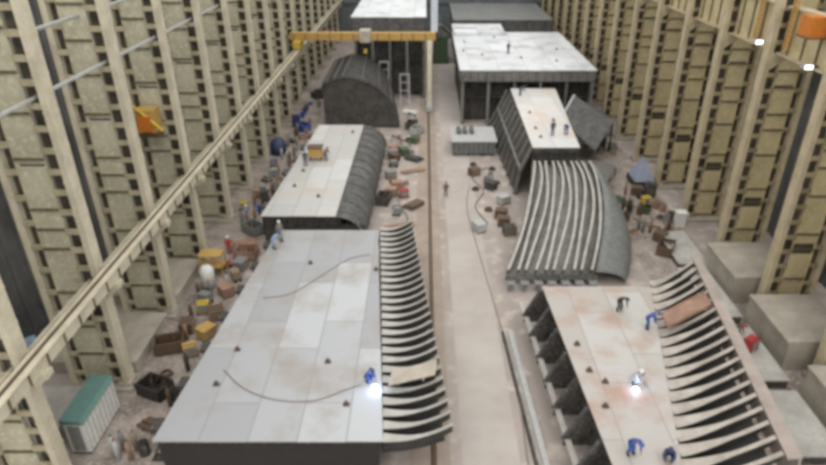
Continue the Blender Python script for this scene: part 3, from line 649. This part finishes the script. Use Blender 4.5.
def K_pipes(c):
    r = empty('pipe_bundle')
    for k in range(5): MB().tube([(-1.5, -.36+.18*k, .19), (1.5+.1*(k % 2), -.36+.18*k, .19)], .085, 8).build('pipe', c, r)
    for x in (-.9, .9): MB().box(x-.06, -.55, 0, x+.06, .55, .1).build('bearer', 'wood', r)
    return r
def K_cart(c):
    r = empty('hand_cart'); MB().box(-.6, -.4, .35, .6, .4, .42).build('deck', c, r); MB().tube([(.6, -.35, .4), (.8, -.35, 1.0), (.8, .35, 1.0), (.6, .35, .4)], .03, 6).build('handle', c, r)
    for x in (-.4, .4):
        for y in (-.36, .36): MB().tube([(x, y-.04, .17), (x, y+.04, .17)], .17, 10).build('wheel', 'black', r)
    MB().box(-.4, -.3, .42, .3, .3, .8).build('load', 'grey', r); return r
def K_cabinet(c):
    r = empty('tool_cabinet'); MB().box(-.6, -.35, .1, .6, .35, 1.7).build('body', c, r)
    for s in (-1, 1):
        d = MB().box(min(s*.03, s*.57), -.39, .16, max(s*.03, s*.57), -.35, 1.64).build('door', c, r); MB().box(s*.1-.02, -.43, .85, s*.1+.02, -.39, 1.05).build('handle', 'black', d)
    for x in (-.5, .5): MB().box(x-.06, -.3, 0, x+.06, .3, .1).build('foot', 'black', r)
    return r
KINDS = dict(crate=(K_crate, 'wooden_crate', 'wooden crate', 'crate', .62), bin=(K_bin, 'scrap_bin', 'open scrap bin', 'bin', 1.05), machine=(K_machine, 'welding_machine', 'wheeled welding machine', 'welding machine', .55),
             cyl=(K_cyl, 'gas_cylinder', 'gas cylinder', 'gas cylinder', .2), drum=(K_drum, 'drum', 'steel drum', 'drum', .36), coil=(K_coil, 'cable_coil', 'coil of cable', 'coil', .5), planks=(K_planks, 'plank_stack', 'stack of planks', 'planks', 1.5),
             trestle=(K_trestle, 'trestle', 'trestle', 'trestle', .95), plates=(K_plates, 'plate_stack', 'stack of steel plates', 'plates', 1.2), pipes=(K_pipes, 'pipe_bundle', 'bundle of pipes', 'pipes', 1.6), cart=(K_cart, 'hand_cart', 'hand cart', 'cart', .8), cabinet=(K_cabinet, 'tool_cabinet', 'two-door cabinet', 'cabinet', .7))
PROTO = {}; COUNT = {}; PLACED = []
CN = dict(lightgrey='light grey', brown='rust-brown', navy='navy blue', sky='pale blue', hivis='yellow-green', rust='rusty')
def place(kind, col, x, y, z, rz, area):
    fn, nm, txt, cat, rad = KINDS[kind]
    for (a, b, rr) in PLACED:
        if math.hypot(x-a, y-b) < rad+rr+.05: return None
    PLACED.append((x, y, rad)); key = (kind, col)
    if key not in PROTO: o = PROTO[key] = fn(col)
    else: o = copy_tree(PROTO[key])
    o.location = (x, y, z); o.rotation_euler = (0, 0, rz)
    COUNT.setdefault((kind, col, area), []).append((o, math.hypot(x, y)))
    return o
def finish_labels():
    for (kind, col, area), L in COUNT.items():
        fn, nm, txt, cat, rad = KINDS[kind]; L.sort(key=lambda q: q[1]); c = CN.get(col, col)
        for i, (o, d) in enumerate(L):
            tag(o, f'{c} {txt} {area}' + ('' if len(L) == 1 else (f', {ORD[i]} nearest')), cat, cat + ' ' + area)
# fixed ones first (things that can be made out in the photo)
LW = 'in the left wall clutter'; RW = 'in the right wall clutter'; MA = 'beyond the near left frames'; RA = 'just right of the aisle'
FIX = [('machine', 'yellow', -19.2, 59.3, .01, .3, LW), ('bin', 'brown', -18.6, 36.0, .01, .3, LW), ('bin', 'black', -17.9, 31.4, .01, -.4, LW), ('machine', 'ochre', -16.9, 35.3, .01, .4, LW),
       ('machine', 'yellow', -17.6, 40.6, .01, .2, LW), ('crate', 'ochre', -16.4, 37.5, .01, 1, LW), ('drum', 'red', -19.1, 31.9, .01, 0, LW), ('bin', 'green', -17.2, 33.3, .01, 1.2, LW),
       ('machine', 'blue', -18.5, 71, .01, .4, LW), ('cabinet', 'navy', -18.7, 87, .01, .2, LW), ('cart', 'red', -17.9, 47.5, .01, .6, LW), ('planks', 'wood', -17, 65, .01, 1.3, LW), ('plates', 'rust', -17.3, 51.5, .01, .5, LW),
       ('machine', 'yellow', 23.8, 60.4, .01, .3, RW), ('crate', 'brown', 22.7, 52.6, .01, .8, RW), ('bin', 'brown', 22.4, 50.2, .01, 1.1, RW), ('machine', 'red', 23.1, 35.0, .8, .6, 'on the slab beside the near right block'),
       ('crate', 'ochre', 7.6, 82.3, .01, .2, 'beside the grey module in the far aisle'), ('machine', 'red', -2.3, 62.3, .01, .2, MA), ('bin', 'dark', -4.5, 61.0, .01, 1.4, MA), ('crate', 'rust', -3.2, 64.7, .01, .2, MA)]
for a in FIX: place(*a)
for q in ((-18.3,44.2,1),(-18.6,46.3,1.6),(24.9,66,2.2),(-19,76,1.6),(25.6,55.6,.8),(-18.3,57,.6),(-17.5,57.7,.7),(-18.2,50,.6),(24,50.3,1.6),(23.9,47.8,1.6),(-20.3,28.2,2.2),(23,52,1.6),(21.5,67.5,3.2),(23,71,3),(24.5,84,3),(6.2,57,.8),(5.6,60,.8),(6.4,63,.8),(5.7,67,.8),(6.8,70,.8)): PLACED.append(q)
COLS = [(-20, 24+8.2*k) for k in range(16)]+[(26.6, 32.5+8.2*k) for k in range(15)]
rn = random.Random(11); kinds = list(KINDS)
def scatter(n, x0, x1, y0, y1, area, cols, kk=kinds, wts=None):
    got = 0; tries = 0
    while got < n and tries < n*12:
        tries += 1; y = y0+(y1-y0)*rn.random()**1.2; kd = rn.choice(kk); x = rn.uniform(x0, x1); rad = KINDS[kd][4]
        if x0 > -32 and any(abs(y-c[1]) < .9+rad and abs(x-c[0]) < .6+rad for c in COLS): continue
        if place(kd, rn.choice(cols), x, y, .011, rn.uniform(0, 3.14), area): got += 1
scatter(70, -18.6, -16.3, 25.5, 84, LW, ['brown', 'dark', 'grey', 'wood', 'lightgrey', 'rust'])
scatter(14, -18.6, -16.6, 84, 112, LW, ['brown', 'dark', 'grey', 'blue'])
scatter(34, 21.6, 25.4, 56, 82, RW, ['brown', 'dark', 'green', 'wood', 'rust', 'grey'])
scatter(16, 20.6, 24.3, 52, 60, RW, ['brown', 'rust', 'grey', 'wood'])
scatter(24, -4.2, -1.2, 51.5, 82, MA, ['dark', 'brown', 'grey', 'rust', 'green'], ['bin', 'crate', 'coil', 'plates', 'trestle', 'pipes', 'cart'])
scatter(14, 4.9, 8.6, 52, 72, RA, ['dark', 'brown', 'grey', 'lightgrey'], ['coil', 'pipes', 'plates', 'drum', 'crate', 'cart'])
scatter(8, -2.6, -1.0, 83, 95, 'before the tall far left block', ['lightgrey', 'white', 'dark'], ['trestle', 'plates', 'crate', 'pipes', 'bin'])
scatter(10, -28.2, -27.2, 26, 60, 'in the dark left side bay', ['grey', 'sky', 'dark'], ['crate', 'machine', 'cabinet'])
finish_labels()
# ------------------------------------------------------------ single things
r = empty('site_cabin', (-20.0, 28, 0))
MB().box(-20.9, 26.3, .15, -19.75, 30.1, 2.4).build('body', 'white', r, True)
m = MB(); m.prism([(-21.0, 26.2, 2.4), (-19.65, 26.2, 2.4), (-19.9, 26.2, 2.62), (-21.0, 26.2, 2.75)], [(-21.0, 30.2, 2.4), (-19.65, 30.2, 2.4), (-19.9, 30.2, 2.62), (-21.0, 30.2, 2.75)]); m.build('roof', 'teal', r, True)
MB().box(-20.7, 26.24, .3, -20.0, 26.3, 2.2).build('door', 'grey', r, True)
m = MB()
for i in range(9): m.box(-19.75, 26.4+i*.42, .2, -19.71, 26.44+i*.42, 2.35)
m.build('corrugation', 'lightgrey', r, True); MB().box(-20.9, 26.3, 0, -19.8, 30.1, .15).build('skid', 'black', r, True)
tag(r, 'white site cabin with a teal roof by the left wall, lower left of the photo', 'cabin')
m = MB(); m.sm = True; m.tube([(-18.3, 44.2, .3), (-18.3, 44.2, .35), (-18.3, 44.2, 1.8), (-18.3, 44.2, 2.1), (-18.3, 44.2, 2.2)], [.5, .6, .6, .4, .1], 14)
r = empty('storage_tank', (-18.3, 44.2, 0)); m.build('vessel', 'white', r, True)
for dx in (-.4, .4):
    for dy in (-.4, .4): MB().box(-18.36+dx, 44.14+dy, 0, -18.24+dx, 44.26+dy, .5).build('leg', 'grey', r, True)
tag(r, 'upright white tank beside the orange frame at the left wall', 'tank')
r = empty('steel_rack', (-19.0, 46.3, 0))
for x in (-19.5, -17.6):
    for y in (45.7, 46.9): MB().box(x, y, 0, x+.1, y+.1, 2.2).build('upright', 'ochre', r, True)
for z in (1.0, 2.1): MB().box(-19.5, 45.7, z, -17.5, 47, z+.1).build('shelf', 'ochre', r, True)
tag(r, 'ochre steel rack standing behind the white tank at the left wall', 'rack')
r = empty('hoist_unit', (-21.5, 47.6, 12.8)); MB().box(-22.7, 46.9, 12.8, -21.2, 48.25, 14.6).build('housing', 'ochre', r, True)
MB().box(-22.4, 46.6, 13.0, -21.4, 46.9, 14.2).build('motor', 'orange', r, True); MB().tube([(-22.6, 46.8, 15), (-20.6, 46.8, 13.0)], .12).build('arm', 'yellow', r, True)
MB().box(-22.7, 46.9, 12.4, -21.0, 47.9, 12.8).build('cradle', 'brown', r, True)
tag(r, 'orange hoist unit mounted high on the fourth left wall column', 'hoist')
r = empty('workbench_machine', (-12.2, 64.8, 3.5)); MB().box(-12.9, 64.3, 3.95, -11.4, 65.4, 5.0).build('housing', 'ochre', r, True); MB().box(-13.0, 64.2, 5.0, -11.3, 65.5, 5.1).build('lid', 'brown', r, True)
for x in (-12.8, -11.6):
    for y in (64.4, 65.2): MB().box(x, y, 3.5, x+.12, y+.12, 3.95).build('leg', 'black', r, True)
tag(r, 'ochre yellow machine standing on the deck of the second left block', 'machine')
# tent, heap on the right
r = empty('tarpaulin_tent', (25.0, 66, 0)); m = MB(); m.prism([(23.8, 64.6, .9), (26.0, 64.6, .9), (26.0, 67.4, .9), (23.8, 67.4, .9)], [(24.8, 65.8, 3.2), (25.0, 65.8, 3.2), (25.0, 66.3, 3.2), (24.8, 66.3, 3.2)]); m.build('cover', 'tarp', r, True)
MB().box(23.7, 64.5, .3, 26.05, 67.5, .9).build('trailer_bed', 'black', r, True)
for x in (24.0, 25.7): MB().tube([(x-.1, 65, .35), (x+.1, 65, .35)], .35, 10).build('wheel', 'black', r, True)
tag(r, 'blue-grey peaked tarpaulin over a dark trailer at the right wall', 'tarpaulin')
r = empty('tarpaulin_cover', (-19.0, 75, 0)); m = MB(); m.sm = True; m.ball((-19.0, 76, .9), 1.1, 1.4, 1.3, 10, 6, -.7); m.build('cover', 'navy', r, True); MB().box(-19.6, 75.2, 0, -18.4, 76.8, .2).build('pallet', 'wood', r, True)
PLACED.append((-19, 76, 1.7)); tag(r, 'dark blue tarpaulin covering a heap on the left side floor', 'tarpaulin')
m = MB().box(25.2, 55.2, 0, 26.1, 56.0, 1.5); m.box(25.1, 55.1, 1.5, 26.2, 56.1, 1.6)
tag(m.build('white_box', 'white', loc=(25.6, 55.6, 0)), 'white upright box at the foot of the right wall columns', 'box')
for i, (x0, y0, x1, y1, z) in enumerate(((22.6, 47.2, 25.2, 53.4, .6), (22.0, 39.0, 24.4, 46.2, .8), (21.9, 31.8, 24.3, 38.0, .8), (21.6, 25.4, 24.2, 30.8, .8))):
    r = empty('concrete_slab', ((x0+x1)/2, y0, 0)); MB().box(x0, y0+.05, 0, x1, y1, z-.12).build('support', 'dark', r, True); MB().box(x0-.05, y0, z-.12, x1+.05, y1, z).build('slab', 'slab', r, True)
    tag(r, 'pale grey slab platform right of the near right block, ' + ('farthest of the four', 'second farthest of the four', 'with the red machine on it', 'nearest of the four')[i], 'slab', 'slabs by the right wall')
# jig stands along the left edge of block 1
for i in range(7):
    y = 26+i*3.5; x = lerp(-15.35, -13.6, (y-24.4)/24.6); m = MB().box(x-.12, y-.3, 0, x+.12, y+.3, 2.6); m.box(x-.25, y-.45, 2.5, x+.25, y+.45, 2.75); m.bar((x-.7, y, .05), (x, y, 1.7), .1, .1); m.box(x-.8, y-.3, 0, x+.2, y+.3, .06)
    tag(m.build('jig_stand', 'dark', loc=(x, y, 0)), f'dark jig stand at the left edge of the near left block, {ORD[i]} from the camera', 'stand', 'jig stands at the near left block')
for i in range(6):
    y = 54+i*4; x = lerp(-15.5, -14.2, (y-51)/26); m = MB().box(x-.12, y-.3, 0, x+.12, y+.3, 3.0); m.box(x-.25, y-.5, 2.9, x+.25, y+.5, 3.2)
    m.box(x-.3, y-.3, 0, x+.3, y+.3, .06)
    tag(m.build('jig_stand', 'dark', loc=(x, y, 0)), f'dark jig stand at the left edge of the second left block, {ORD[i]} from the camera', 'stand', 'jig stands at the second left block')
# supports under the blocks
def supports(pts, z, area):
    for i, (x, y) in enumerate(pts):
        m = MB().box(x-.25, y-.25, 0, x+.25, y+.25, z); m.box(x-.45, y-.45, 0, x+.45, y+.45, .3); m.box(x-.4, y-.4, z-.15, x+.4, y+.4, z-.02)
        tag(m.build('keel_stand', 'brown', loc=(x, y, 0)), f'short support stand under {area}, {ORD[i]} of {len(pts)}', 'stand', 'support stands under ' + area)
supports([(x, y) for y in (26.2, 36.2, 47.5) for x in (-13, -9, -5)], 1.5, 'the near left block')
supports([(x, y) for y in (23.6+.03, 31, 37.5) for x in (11.9, 13.6)], .98, 'the near right block')
supports([(x, y) for y in (53.1, 65.1, 75.1) for x in (-13, -9)], 1.2, 'the second left block')
# fittings high on the right
for i, (x, y, z) in enumerate(((26.65, 51.0, 18.9), (26.5, 43.4, 18.7))):
    r = empty('flood_light', (x, y, z)); MB().box(x-.3, y-.3, z, x+.3, y+.3, z+.3).build('housing', 'lightgrey', r, True); MB().box(x-.26, y-.34, z+.02, x+.26, y-.3, z+.28).build('lamp_glass', 'lamp', r, True)
    MB().box(x+.25, y-.08, z+.05, 27.3, y+.08, z+.2).build('bracket', 'dark', r, True)
    tag(r, 'bright floodlight on the right crane girder, ' + ('farther one' if i == 0 else 'nearer one at the photo edge'), 'floodlight', 'floodlights on the right wall')
x, y, z = 26.2, 43.4, 20.9
r = empty('cable_reel_box', (x, y, z)); MB().box(x-.6, y-.7, z, x+.55, y+.7, z+1.3).build('housing', 'orange', r, True); MB().box(x-.65, y-.75, z-.1, x+.6, y+.75, z).build('base_frame', 'brown', r, True)
MB().box(x+.55, y-.3, z+.3, 27.3, y+.3, z+.5).build('bracket', 'brown', r, True)
tag(r, 'orange equipment box on the right crane girder at the upper right edge', 'box')
for i, (y, z0, z1) in enumerate(((47.2, 19.2, 23.5), (51.9, 19, 23.5))):
    r = empty('access_ladder', (26.8, y, z0))
    for dy in (-.25, .25): MB().box(26.78, y+dy-.05, z0, 26.9, y+dy+.05, z1).build('rail', 'ochre', r, True)
    z = z0+.2
    while z < z1: MB().box(26.8, y-.25, z, 26.88, y+.25, z+.07).build('rung', 'orange', r, True); z += .35
    tag(r, 'orange ladder on the right crane girder, ' + ('nearer of the two' if i == 0 else 'farther of the two'), 'ladder', 'ladders on the right girder')
# scaffold towers before the tall far left block
for i, (x, h) in enumerate(((-9.4, 4.5), (-6.6, 6.2), (-3.2, 5.0))):
    y = 100.0 if x < -5 else 97.5
    if x < -4: y = 100.55
    r = empty('scaffold_tower', (x, y, 0))
    for dx in (-.7, .7): MB().box(x+dx-.06, y-.06, 0, x+dx+.06, y+.06, h).build('upright', 'white', r, True)
    z = 1.0
    while z < h: MB().box(x-.7, y-.05, z, x+.7, y+.05, z+.12).build('crossbar', 'lightgrey', r, True); z += 1.3
    MB().box(x-.8, y-.2, h-.1, x+.8, y+.2, h).build('platform', 'lightgrey', r, True)
    tag(r, f'pale scaffold tower before the tall far left block, {ORD[i]} from the left', 'scaffold', 'scaffold towers at the far left block')
